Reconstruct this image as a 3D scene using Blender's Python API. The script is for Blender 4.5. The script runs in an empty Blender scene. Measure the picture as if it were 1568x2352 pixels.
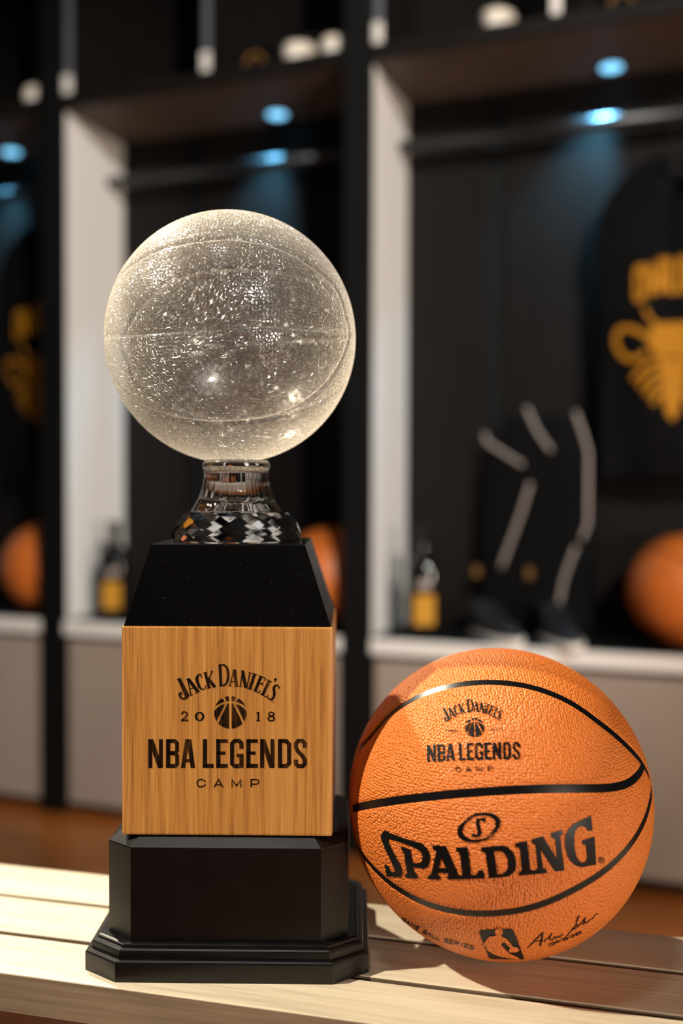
import bpy, bmesh, math, random
from mathutils import Vector, Matrix
from mathutils.geometry import tessellate_polygon
random.seed(7)
SC = bpy.context.scene
COL = SC.collection

# ------------------------------------------------------------------ camera
F, CX, CY = 2287.0, 784.0, 1176.0           # focal length and centre in photograph pixels
BENCH = 0.45                                # bench top above the floor
CAMZ = BENCH + 0.368
PITCH = math.atan((CY - 1125.0) / F)
ROLL = 0.0030
CAMR = Matrix.Rotation(math.pi / 2 - PITCH, 3, 'X') @ Matrix.Rotation(ROLL, 3, 'Z')
CAMP = Vector((0, 0, CAMZ))
cd = bpy.data.cameras.new('camera')
cam = bpy.data.objects.new('camera', cd)
COL.objects.link(cam)
cd.sensor_fit = 'VERTICAL'
cd.sensor_height = 36.0
cd.sensor_width = 24.0
cd.lens = 36.0 * F / 2352.0
cd.clip_start = 0.02
cd.dof.use_dof = True
cd.dof.focus_distance = 0.742
cd.dof.aperture_fstop = 1.95
cam.matrix_world = Matrix.Translation(CAMP) @ CAMR.to_4x4()
SC.camera = cam

def ray(px, py):
    return (CAMR @ Vector(((px - CX) / F, (CY - py) / F, -1.0))).normalized()

def on_plane(px, py, p, n):
    d = ray(px, py)
    return CAMP + d * ((p - CAMP).dot(n) / d.dot(n))

def on_sphere(px, py, c, r):
    d = ray(px, py)
    oc = CAMP - c
    b = oc.dot(d)
    q = b * b - (oc.dot(oc) - r * r)
    if q < 0:
        q = 0.0
    p = CAMP + d * (-b - math.sqrt(q))
    return c + (p - c).normalized() * r

# ------------------------------------------------------------------ world, lights, exposure
w = bpy.data.worlds.new('world')
SC.world = w
w.use_nodes = True
w.node_tree.nodes['Background'].inputs[0].default_value = (1.0, 0.90, 0.80, 1)
w.node_tree.nodes['Background'].inputs[1].default_value = 0.006
SC.view_settings.view_transform = 'Standard'
SC.view_settings.look = 'None'
SC.view_settings.exposure = 0.0
SC.view_settings.gamma = 1.0
SC.view_settings.use_curve_mapping = False
SC.cycles.use_denoising = True
SC.cycles.sample_clamp_indirect = 4.0

def aim(o, loc, tgt):
    o.location = loc
    o.rotation_euler = (Vector(tgt) - Vector(loc)).to_track_quat('-Z', 'Y').to_euler()

def spot(name, loc, tgt, watts, color, deg, blend, radius):
    l = bpy.data.lights.new(name, 'SPOT')
    l.energy = watts; l.color = color; l.spot_size = math.radians(deg); l.spot_blend = blend
    l.shadow_soft_size = radius
    o = bpy.data.objects.new(name, l); COL.objects.link(o); aim(o, loc, tgt)
    return o

def area(name, loc, tgt, watts, color, sx, sy):
    l = bpy.data.lights.new(name, 'AREA')
    l.energy = watts; l.color = color; l.shape = 'RECTANGLE'; l.size = sx; l.size_y = sy
    o = bpy.data.objects.new(name, l); COL.objects.link(o); aim(o, loc, tgt)
    return o

spot('key_ceiling_spot', (-2.05, 0.42, 2.75), (0.02, 0.79, 0.62), 600, (1.0, 0.87, 0.67), 32, 0.6, 0.035)
spot('back_ceiling_spot', (-1.19, 2.31, 2.70), (0.05, 0.79, 0.60), 440, (1.0, 0.87, 0.68), 30, 0.6, 0.035)
area('room_lamp', (2.10, -1.75, 0.84), (0.1, 1.2, 0.75), 78, (1.0, 0.86, 0.71), 0.45, 0.55)
area('ceiling_panel_lamp', (-0.33, 0.28, 2.90), (-0.1, 0.78, 0.5), 5.5, (1.0, 0.92, 0.84), 0.26, 0.26)
spot('locker_wash', (1.2, -1.6, 2.65), (-0.2, 2.4, 1.08), 640, (1.0, 0.94, 0.87), 36, 0.7, 0.06)  # added wash light, no real fixture; brightens the lockers

# ------------------------------------------------------------------ helpers
def mesh_obj(name, bm, mat, parent=None, smooth=False):
    me = bpy.data.meshes.new(name)
    bm.to_mesh(me); bm.free()
    if smooth:
        for p in me.polygons:
            p.use_smooth = True
    if mat:
        me.materials.append(mat)
    o = bpy.data.objects.new(name, me)
    COL.objects.link(o)
    if parent:
        o.parent = parent
    return o

def empty(name, m):
    o = bpy.data.objects.new(name, None)
    COL.objects.link(o)
    o.empty_display_size = 0.05
    o.matrix_world = m
    return o

def tag(o, label=None, cat=None, group=None, kind=None):
    if label: o['label'] = label
    if cat: o['category'] = cat
    if group: o['group'] = group
    if kind: o['kind'] = kind
    return o

def copy_tree(o, parent=None):
    c = o.copy()
    COL.objects.link(c)
    c.parent = parent
    if parent is not None:
        c.matrix_parent_inverse = o.matrix_parent_inverse.copy()
    for ch in o.children:
        copy_tree(ch, c)
    return c

def box(bm, x0, x1, y0, y1, z0, z1, bev=0.0):
    t = bmesh.new()
    bmesh.ops.create_cube(t, size=1.0)
    for v in t.verts:
        v.co = Vector((x0 + (v.co.x + .5) * (x1 - x0), y0 + (v.co.y + .5) * (y1 - y0), z0 + (v.co.z + .5) * (z1 - z0)))
    if bev > 0:
        bmesh.ops.bevel(t, geom=t.edges[:], offset=bev, segments=2, profile=0.6, affect='EDGES')
    join(bm, t)

def join(bm, t):
    vm = {v: bm.verts.new(v.co) for v in t.verts}
    for f in t.faces:
        nf = bm.faces.new([vm[v] for v in f.verts])
        nf.smooth = f.smooth
    t.free()

def loft(bm, rings, cap0=True, cap1=True):
    vs = [[bm.verts.new(p) for p in r] for r in rings]
    n = len(vs[0])
    for a, b in zip(vs, vs[1:]):
        for i in range(n):
            bm.faces.new((a[i], a[(i + 1) % n], b[(i + 1) % n], b[i]))
    if cap0: bm.faces.new(list(reversed(vs[0])))
    if cap1: bm.faces.new(vs[-1])

def lathe(bm, prof, n=48, cap0=True, cap1=True, flute=0, depth=0.0):
    rings = []
    for r, z in prof:
        ring = []
        for i in range(n):
            a = 2 * math.pi * i / n
            rr = r * (1 + (depth * abs(math.sin(a * flute / 2)) if flute else 0))
            ring.append(Vector((rr * math.cos(a), rr * math.sin(a), z)))
        rings.append(ring)
    loft(bm, rings, cap0, cap1)

def tube(bm, pts, r, n=8):
    pts = [Vector(p) for p in pts]
    rings = []
    up = Vector((0, 0, 1))
    for i, p in enumerate(pts):
        d = (pts[min(i + 1, len(pts) - 1)] - pts[max(i - 1, 0)]).normalized()
        a = d.cross(up)
        if a.length < 1e-4: a = d.cross(Vector((1, 0, 0)))
        a.normalize(); b = a.cross(d)
        rr = r[i] if isinstance(r, (list, tuple)) else r
        rings.append([p + a * rr * math.cos(2 * math.pi * k / n) + b * rr * math.sin(2 * math.pi * k / n) for k in range(n)])
    loft(bm, rings)

# ------------------------------------------------------------------ materials
def new_mat(name, color, rough=0.5, spec=0.5, metal=0.0):
    m = bpy.data.materials.new(name)
    m.use_nodes = True
    b = m.node_tree.nodes['Principled BSDF']
    b.inputs['Base Color'].default_value = (*color, 1)
    b.inputs['Roughness'].default_value = rough
    b.inputs['Specular IOR Level'].default_value = spec
    b.inputs['Metallic'].default_value = metal
    return m, m.node_tree, b

def nd(t, kind, **kw):
    n = t.nodes.new(kind)
    for k, v in kw.items(): setattr(n, k, v)
    return n

def grain(name, c_dark, c_mid, c_light, scale, rough, bump=0.15, dist=0.0006, wave=None):
    m, t, b = new_mat(name, c_mid, rough)
    tc = nd(t, 'ShaderNodeTexCoord')
    mp = nd(t, 'ShaderNodeMapping'); mp.inputs['Scale'].default_value = scale
    t.links.new(tc.outputs['Object'], mp.inputs[0])
    n1 = nd(t, 'ShaderNodeTexNoise'); n1.inputs['Scale'].default_value = 1.0; n1.inputs['Detail'].default_value = 5; n1.inputs['Roughness'].default_value = 0.6
    t.links.new(mp.outputs[0], n1.inputs[0])
    mp2 = nd(t, 'ShaderNodeMapping'); mp2.inputs['Scale'].default_value = tuple(s * 0.22 for s in scale)
    t.links.new(tc.outputs['Object'], mp2.inputs[0])
    n2 = nd(t, 'ShaderNodeTexNoise'); n2.inputs['Scale'].default_value = 1.0; n2.inputs['Detail'].default_value = 3
    t.links.new(mp2.outputs[0], n2.inputs[0])
    mx = nd(t, 'ShaderNodeMath', operation='MULTIPLY_ADD'); mx.inputs[1].default_value = 0.55
    mm = nd(t, 'ShaderNodeMath', operation='MULTIPLY'); mm.inputs[1].default_value = 0.45
    t.links.new(n2.outputs[0], mm.inputs[0]); t.links.new(n1.outputs[0], mx.inputs[0]); t.links.new(mm.outputs[0], mx.inputs[2])
    cr = nd(t, 'ShaderNodeValToRGB')
    cr.color_ramp.elements[0].position = 0.36; cr.color_ramp.elements[0].color = (*c_dark, 1)
    cr.color_ramp.elements[1].position = 0.64; cr.color_ramp.elements[1].color = (*c_light, 1)
    e = cr.color_ramp.elements.new(0.49); e.color = (*c_mid, 1)
    t.links.new(mx.outputs[0], cr.inputs[0]); t.links.new(cr.outputs[0], b.inputs['Base Color'])
    bp = nd(t, 'ShaderNodeBump'); bp.inputs['Strength'].default_value = bump; bp.inputs['Distance'].default_value = dist
    t.links.new(n1.outputs[0], bp.inputs['Height']); t.links.new(bp.outputs[0], b.inputs['Normal'])
    return m

def black_satin(name, rough, dust):
    m, t, b = new_mat(name, (0.0025, 0.0025, 0.003), rough, 0.42)
    tc = nd(t, 'ShaderNodeTexCoord')
    v = nd(t, 'ShaderNodeTexNoise'); v.inputs['Scale'].default_value = 900; v.inputs['Detail'].default_value = 1
    t.links.new(tc.outputs['Object'], v.inputs[0])
    cr = nd(t, 'ShaderNodeValToRGB')
    cr.color_ramp.elements[0].position = 0.77; cr.color_ramp.elements[0].color = (0.0025, 0.0025, 0.003, 1)
    cr.color_ramp.elements[1].position = 0.81; cr.color_ramp.elements[1].color = (dust, dust, dust, 1)
    t.links.new(v.outputs[0], cr.inputs[0]); t.links.new(cr.outputs[0], b.inputs['Base Color'])
    n = nd(t, 'ShaderNodeTexNoise'); n.inputs['Scale'].default_value = 40
    t.links.new(tc.outputs['Object'], n.inputs[0])
    mr = nd(t, 'ShaderNodeMapRange'); mr.inputs[3].default_value = rough * 0.85; mr.inputs[4].default_value = rough * 1.2
    t.links.new(n.outputs[0], mr.inputs[0]); t.links.new(mr.outputs[0], b.inputs['Roughness'])
    return m

def pebbled(name, color, color2, rough, scale, dist, strength):
    m, t, b = new_mat(name, color, rough, 0.5)
    tc = nd(t, 'ShaderNodeTexCoord')
    v = nd(t, 'ShaderNodeTexVoronoi', feature='F1'); v.inputs['Scale'].default_value = scale
    v.inputs['Randomness'].default_value = 0.6
    t.links.new(tc.outputs['Object'], v.inputs['Vector'])
    sq = nd(t, 'ShaderNodeMath', operation='POWER'); sq.inputs[1].default_value = 2.0
    t.links.new(v.outputs['Distance'], sq.inputs[0])
    inv = nd(t, 'ShaderNodeMath', operation='SUBTRACT'); inv.inputs[0].default_value = 1.0
    t.links.new(sq.outputs[0], inv.inputs[1])
    bp = nd(t, 'ShaderNodeBump'); bp.inputs['Strength'].default_value = strength; bp.inputs['Distance'].default_value = dist
    t.links.new(inv.outputs[0], bp.inputs['Height']); t.links.new(bp.outputs[0], b.inputs['Normal'])
    n = nd(t, 'ShaderNodeTexNoise'); n.inputs['Scale'].default_value = 25; n.inputs['Detail'].default_value = 4
    t.links.new(tc.outputs['Object'], n.inputs[0])
    mx = nd(t, 'ShaderNodeMix', data_type='RGBA')
    mx.inputs[6].default_value = (*color, 1); mx.inputs[7].default_value = (*color2, 1)
    t.links.new(n.outputs[0], mx.inputs[0]); t.links.new(mx.outputs[2], b.inputs['Base Color'])
    return m

M = {}
M['oak'] = grain('honey_oak_veneer', (0.30, 0.125, 0.025), (0.53, 0.245, 0.058), (0.67, 0.35, 0.10), (900, 900, 16), 0.40, 0.10)
M['pale_oak'] = grain('bleached_oak', (0.48, 0.42, 0.30), (0.64, 0.57, 0.43), (0.72, 0.66, 0.51), (9, 210, 210), 0.5, 0.12)
M['shaded_oak'] = grain('shade_darkened_oak', (0.12, 0.085, 0.055), (0.19, 0.14, 0.095), (0.25, 0.19, 0.13), (9, 210, 260), 0.6, 0.12)  # oak darkened to carry the shade of the slat fronts
M['floor'] = grain('court_floor_wood', (0.26, 0.070, 0.012), (0.36, 0.105, 0.020), (0.44, 0.14, 0.03), (3, 30, 30), 0.35, 0.02)
M['black'] = black_satin('black_lacquer', 0.33, 0.03)
M['black_gloss'] = black_satin('dusty_black_lacquer', 0.22, 0.12)
M['burn'] = grain('burnt_lettering', (0.005, 0.002, 0.001), (0.009, 0.004, 0.0015), (0.09, 0.035, 0.009), (700, 700, 30), 0.9, 0.0)
M['burn'].node_tree.nodes['Principled BSDF'].inputs['Specular IOR Level'].default_value = 0.1
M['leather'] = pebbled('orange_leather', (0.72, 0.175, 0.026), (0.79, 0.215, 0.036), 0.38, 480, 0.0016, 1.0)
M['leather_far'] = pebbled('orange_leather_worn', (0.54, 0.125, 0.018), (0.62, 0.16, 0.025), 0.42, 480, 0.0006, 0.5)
M['seam'] = new_mat('black_rubber_seam', (0.004, 0.004, 0.005), 0.30, 0.35)[0]
M['ink'] = new_mat('black_foil_ink', (0.004, 0.004, 0.005), 0.42, 0.25)[0]
M['panel_light'] = grain('pale_laminate', (0.76, 0.73, 0.69), (0.80, 0.77, 0.73), (0.83, 0.80, 0.76), (4, 4, 1), 0.5, 0.0)
M['panel_grey'] = grain('blue_shaded_edge', (0.09, 0.10, 0.12), (0.11, 0.12, 0.14), (0.13, 0.14, 0.16), (4, 4, 1), 0.5, 0.0)
M['panel_taupe'] = grain('taupe_laminate', (0.30, 0.24, 0.20), (0.33, 0.27, 0.225), (0.36, 0.30, 0.25), (5, 5, 2), 0.55, 0.0)
M['panel_dark'] = grain('dark_brown_laminate', (0.006, 0.005, 0.0045), (0.008, 0.0065, 0.006), (0.010, 0.008, 0.0075), (5, 5, 2), 0.5, 0.0)
M['shelf'] = grain('brown_shelf_laminate', (0.10, 0.075, 0.062), (0.12, 0.09, 0.075), (0.14, 0.105, 0.088), (5, 5, 2), 0.5, 0.0)
for q in ('panel_dark', 'shelf'):
    M[q].node_tree.nodes['Principled BSDF'].inputs['Specular IOR Level'].default_value = 0.15
M['frame'] = new_mat('black_powder_coat', (0.003, 0.0033, 0.0033), 0.55, 0.25)[0]
M['rod'] = new_mat('black_chrome_rail', (0.08, 0.085, 0.09), 0.42, 0.5, 1.0)[0]
M['cloth'] = grain('black_jersey_cloth', (0.0015, 0.0015, 0.0018), (0.002, 0.002, 0.0023), (0.003, 0.003, 0.0035), (60, 60, 60), 0.8, 0.2)
M['cloth'].node_tree.nodes['Principled BSDF'].inputs['Specular IOR Level'].default_value = 0.1
M['gold'] = new_mat('gold_print', (0.40, 0.165, 0.006), 0.7, 0.2)[0]
M['old_gold'] = new_mat('dull_gold_thread', (0.16, 0.075, 0.008), 0.7)[0]
M['gold_label'] = new_mat('gold_paper_label', (0.52, 0.25, 0.022), 0.6, 0.2)[0]
M['white'] = new_mat('white_rubber', (0.72, 0.68, 0.62), 0.4)[0]
M['piping'] = new_mat('pale_reflective_piping', (0.30, 0.26, 0.24), 0.5)[0]
M['bottle'] = new_mat('black_bottle_glass', (0.006, 0.006, 0.006), 0.06)[0]
M['plaster'] = new_mat('dark_wall_paint', (0.03, 0.028, 0.027), 0.8)[0]

def glass(name, rough=0.0, ior=1.52, tint=(1, 1, 1)):
    m, t, b = new_mat(name, tint, rough)
    b.inputs['Transmission Weight'].default_value = 1.0
    b.inputs['IOR'].default_value = ior
    return m
M['crystal'] = glass('cut_crystal', 0.0, 1.56)
M['stem_glass'] = glass('clear_stem_glass', 0.03, 1.5, (1, 0.99, 0.96))

def frosted_shell():
    m = bpy.data.materials.new('pebbled_frosted_glass'); m.use_nodes = True
    t = m.node_tree; t.nodes.clear()
    out = nd(t, 'ShaderNodeOutputMaterial')
    tc = nd(t, 'ShaderNodeTexCoord')
    v = nd(t, 'ShaderNodeTexVoronoi', feature='DISTANCE_TO_EDGE'); v.inputs['Scale'].default_value = 380
    v.inputs['Randomness'].default_value = 0.75
    t.links.new(tc.outputs['Object'], v.inputs['Vector'])
    inv = nd(t, 'ShaderNodeMapRange', interpolation_type='SMOOTHSTEP'); inv.inputs[2].default_value = 0.25
    t.links.new(v.outputs['Distance'], inv.inputs[0])
    bp = nd(t, 'ShaderNodeBump'); bp.inputs['Strength'].default_value = 1.0; bp.inputs['Distance'].default_value = 0.0010
    t.links.new(inv.outputs[0], bp.inputs['Height'])
    tr = nd(t, 'ShaderNodeBsdfTransparent'); tr.inputs[0].default_value = (0.97, 0.96, 0.93, 1)
    tl = nd(t, 'ShaderNodeBsdfTranslucent'); tl.inputs[0].default_value = (0.95, 0.90, 0.80, 1)
    df = nd(t, 'ShaderNodeBsdfDiffuse'); df.inputs[0].default_value = (0.95, 0.90, 0.80, 1)
    gl = nd(t, 'ShaderNodeBsdfGlossy'); gl.inputs[0].default_value = (1, 1, 1, 1); gl.inputs['Roughness'].default_value = 0.11
    for n in (tl, df, gl): t.links.new(bp.outputs[0], n.inputs['Normal'])
    m1 = nd(t, 'ShaderNodeMixShader'); m1.inputs[0].default_value = 0.5
    t.links.new(tl.outputs[0], m1.inputs[1]); t.links.new(df.outputs[0], m1.inputs[2])
    lw = nd(t, 'ShaderNodeLayerWeight'); lw.inputs[0].default_value = 0.5
    pw = nd(t, 'ShaderNodeMath', operation='POWER'); pw.inputs[1].default_value = 2.1
    t.links.new(lw.outputs['Facing'], pw.inputs[0])
    mr = nd(t, 'ShaderNodeMapRange'); mr.inputs[3].default_value = 0.004; mr.inputs[4].default_value = 0.58
    t.links.new(pw.outputs[0], mr.inputs[0])
    vl = nd(t, 'ShaderNodeMapRange'); vl.inputs[3].default_value = 2.2; vl.inputs[4].default_value = 0.7
    t.links.new(inv.outputs[0], vl.inputs[0])
    am = nd(t, 'ShaderNodeMath', operation='MULTIPLY', use_clamp=True)
    t.links.new(mr.outputs[0], am.inputs[0]); t.links.new(vl.outputs[0], am.inputs[1])
    m2 = nd(t, 'ShaderNodeMixShader')
    t.links.new(am.outputs[0], m2.inputs[0]); t.links.new(tr.outputs[0], m2.inputs[1]); t.links.new(m1.outputs[0], m2.inputs[2])
    g2 = nd(t, 'ShaderNodeBsdfGlossy'); g2.inputs['Roughness'].default_value = 0.27
    t.links.new(bp.outputs[0], g2.inputs['Normal'])
    mg = nd(t, 'ShaderNodeMixShader'); mg.inputs[0].default_value = 0.7
    t.links.new(gl.outputs[0], mg.inputs[1]); t.links.new(g2.outputs[0], mg.inputs[2])
    m3 = nd(t, 'ShaderNodeMixShader'); m3.inputs[0].default_value = 0.16
    t.links.new(m2.outputs[0], m3.inputs[1]); t.links.new(mg.outputs[0], m3.inputs[2])
    t.links.new(m3.outputs[0], out.inputs[0])
    return m
M['frost'] = frosted_shell()

def led(name, color, strength):
    m = bpy.data.materials.new(name); m.use_nodes = True
    t = m.node_tree; t.nodes.clear()
    e = nd(t, 'ShaderNodeEmission'); e.inputs[0].default_value = (*color, 1); e.inputs[1].default_value = strength
    o = nd(t, 'ShaderNodeOutputMaterial'); t.links.new(e.outputs[0], o.inputs[0])
    return m
M['led'] = led('blue_led_lens', (0.22, 0.62, 0.95), 2.2)

def broken_ink():
    m, t, b = new_mat('worn_black_print', (0.004, 0.004, 0.005), 0.6, 0.12)
    tc = nd(t, 'ShaderNodeTexCoord')
    v = nd(t, 'ShaderNodeTexVoronoi'); v.inputs['Scale'].default_value = 480; v.inputs['Randomness'].default_value = 0.8
    t.links.new(tc.outputs['Object'], v.inputs['Vector'])
    cr = nd(t, 'ShaderNodeValToRGB'); cr.color_ramp.elements[0].position = 0.20; cr.color_ramp.elements[1].position = 0.32
    t.links.new(v.outputs['Distance'], cr.inputs[0])
    mr = nd(t, 'ShaderNodeMapRange'); mr.inputs[3].default_value = 0.25; mr.inputs[4].default_value = 1.0
    t.links.new(cr.outputs[0], mr.inputs[0])
    t.links.new(mr.outputs[0], b.inputs['Alpha'])
    return m
M['worn_ink'] = broken_ink()

# ------------------------------------------------------------------ flat lettering: outlines and strokes in the photograph's pixels
class Ink:
    def __init__(s, sx=1.0, ox=0.0, oy=0.0):
        s.k, s.ox, s.oy, s.faces = 1.0 / sx, ox, oy, []
    def T(s, p): return (s.ox + p[0] * s.k, s.oy + p[1] * s.k)
    def poly(s, pts, holes=()):
        loops = [[Vector((*s.T(p), 0)) for p in l] for l in (pts, *holes)]
        flat = [v for l in loops for v in l]
        for t in tessellate_polygon(loops):
            s.faces.append([(flat[i].x, flat[i].y) for i in t])
    def rect(s, x0, y0, x1, y1): s.faces.append([s.T(p) for p in ((x0, y0), (x1, y0), (x1, y1), (x0, y1))])
    def stroke(s, pts, w, closed=False):
        n = len(pts)
        ws = w if isinstance(w, (list, tuple)) else [w] * n
        L, R = [], []
        for i, p in enumerate(pts):
            a = pts[i - 1] if (i > 0 or closed) else p
            b = pts[(i + 1) % n] if (i < n - 1 or closed) else p
            def unit(u, v):
                d = math.hypot(v[0] - u[0], v[1] - u[1])
                return ((v[0] - u[0]) / d, (v[1] - u[1]) / d) if d > 1e-9 else None
            d0, d1 = unit(a, p), unit(p, b)
            d0 = d0 or d1; d1 = d1 or d0
            nx, ny = -(d0[1] + d1[1]), d0[0] + d1[0]
            q = math.hypot(nx, ny) or 1.0
            nx, ny = nx / q, ny / q
            c = max(0.55, nx * -d0[1] + ny * d0[0])
            h = ws[i] / 2 / c
            L.append((p[0] + nx * h, p[1] + ny * h)); R.append((p[0] - nx * h, p[1] - ny * h))
        rng = range(n if closed else n - 1)
        for i in rng:
            j = (i + 1) % n
            s.faces.append([s.T(L[i]), s.T(L[j]), s.T(R[j]), s.T(R[i])])
    def ring(s, cx, cy, rx, ry, w, n=28):
        s.stroke([(cx + rx * math.cos(2 * math.pi * i / n), cy + ry * math.sin(2 * math.pi * i / n)) for i in range(n)], w, True)
    def disc(s, cx, cy, r, n=20):
        s.poly([(cx + r * math.cos(2 * math.pi * i / n), cy + r * math.sin(2 * math.pi * i / n)) for i in range(n)])

def curve(pts, k=6):
    out = []
    n = len(pts)
    for i in range(n - 1):
        p0, p1, p2, p3 = pts[max(i - 1, 0)], pts[i], pts[i + 1], pts[min(i + 2, n - 1)]
        for j in range(k):
            t = j / k
            out.append(tuple(0.5 * (2 * p1[c] + (p2[c] - p0[c]) * t + (2 * p0[c] - 5 * p1[c] + 4 * p2[c] - p3[c]) * t * t
                                    + (3 * p1[c] - p0[c] - 3 * p2[c] + p3[c]) * t ** 3) for c in range(len(p1))))
    out.append(tuple(pts[-1]))
    return out

def ink_object(name, faces, fn, mat, parent, cell=None, inv=None):
    """faces: photograph-pixel polygons; fn maps a pixel to a world point; cell: cut into a grid so it follows a curved surface"""
    bm = bmesh.new()
    for f in faces:
        vs = [bm.verts.new((x, y, 0)) for x, y in f]
        try: bm.faces.new(vs)
        except ValueError: pass
    if cell:
        xs = [v.co.x for v in bm.verts]; ys = [v.co.y for v in bm.verts]
        for ax, lo, hi in ((0, min(xs), max(xs)), (1, min(ys), max(ys))):
            c = lo + cell
            while c < hi:
                nrm = Vector((1, 0, 0)) if ax == 0 else Vector((0, 1, 0))
                bmesh.ops.bisect_plane(bm, geom=bm.verts[:] + bm.edges[:] + bm.faces[:], plane_co=nrm * c, plane_no=nrm, dist=1e-6)
                c += cell
    iv = inv or Matrix.Identity(4)
    for v in bm.verts:
        v.co = iv @ fn(v.co.x, v.co.y)
    return mesh_obj(name, bm, mat, parent)

FONT = {
 'A': [[(0, 0), (2, 6), (4, 0)], [(.8, 2), (3.2, 2)]],
 'B': [[(0, 0), (0, 6), (3, 6), (3.8, 5.2), (3.8, 3.8), (3, 3.1), (0, 3.1)], [(3, 3.1), (4, 2.3), (4, .8), (3, 0), (0, 0)]],
 'C': [[(4, 4.8), (3.2, 6), (.8, 6), (0, 5), (0, 1), (.8, 0), (3.2, 0), (4, 1.2)]],
 'E': [[(4, 6), (0, 6), (0, 0), (4, 0)], [(0, 3.1), (3.2, 3.1)]],
 'G': [[(4, 4.8), (3.2, 6), (.8, 6), (0, 5), (0, 1), (.8, 0), (3.2, 0), (4, 1), (4, 2.8), (2.2, 2.8)]],
 'H': [[(0, 0), (0, 6)], [(4, 0), (4, 6)], [(0, 3), (4, 3)]],
 'I': [[(2, 0), (2, 6)]],
 'L': [[(0, 6), (0, 0), (4, 0)]],
 'M': [[(0, 0), (0, 6), (2, 2), (4, 6), (4, 0)]],
 'N': [[(0, 0), (0, 6), (4, 0), (4, 6)]],
 'O': [[(.8, 0), (0, 1), (0, 5), (.8, 6), (3.2, 6), (4, 5), (4, 1), (3.2, 0), (.8, 0)]],
 'R': [[(0, 0), (0, 6), (3.2, 6), (4, 5.2), (4, 3.7), (3.2, 3), (0, 3)], [(2, 3), (4, 0)]],
 'S': [[(4, 4.9), (3.2, 6), (.8, 6), (0, 5.1), (0, 3.9), (.8, 3.2), (3.2, 2.8), (4, 2.1), (4, .9), (3.2, 0), (.8, 0), (0, 1.1)]],
 'T': [[(0, 6), (4, 6)], [(2, 0), (2, 6)]],
}
def write(ink, text, p0, p1, h, wt, slant=None, arch=0.0):
    """block capitals along the line p0-p1 (baseline), letter height h"""
    n = len(text)
    dx, dy = (p1[0] - p0[0]) / n, (p1[1] - p0[1]) / n
    ln = math.hypot(dx, dy)
    ux, uy = dx / ln, dy / ln
    vx, vy = slant or (uy, -ux)
    for i, ch in enumerate(text):
        if ch not in FONT: continue
        q = (i + .5) / n
        ax = arch * 4 * q * (1 - q)
        bx, by = p0[0] + dx * i + vx * ax, p0[1] + dy * i + vy * ax
        for st in FONT[ch]:
            ink.stroke([(bx + ux * x / 4 * ln * .74 + vx * y / 6 * h, by + uy * x / 4 * ln * .74 + vy * y / 6 * h) for x, y in st], wt)

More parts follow.
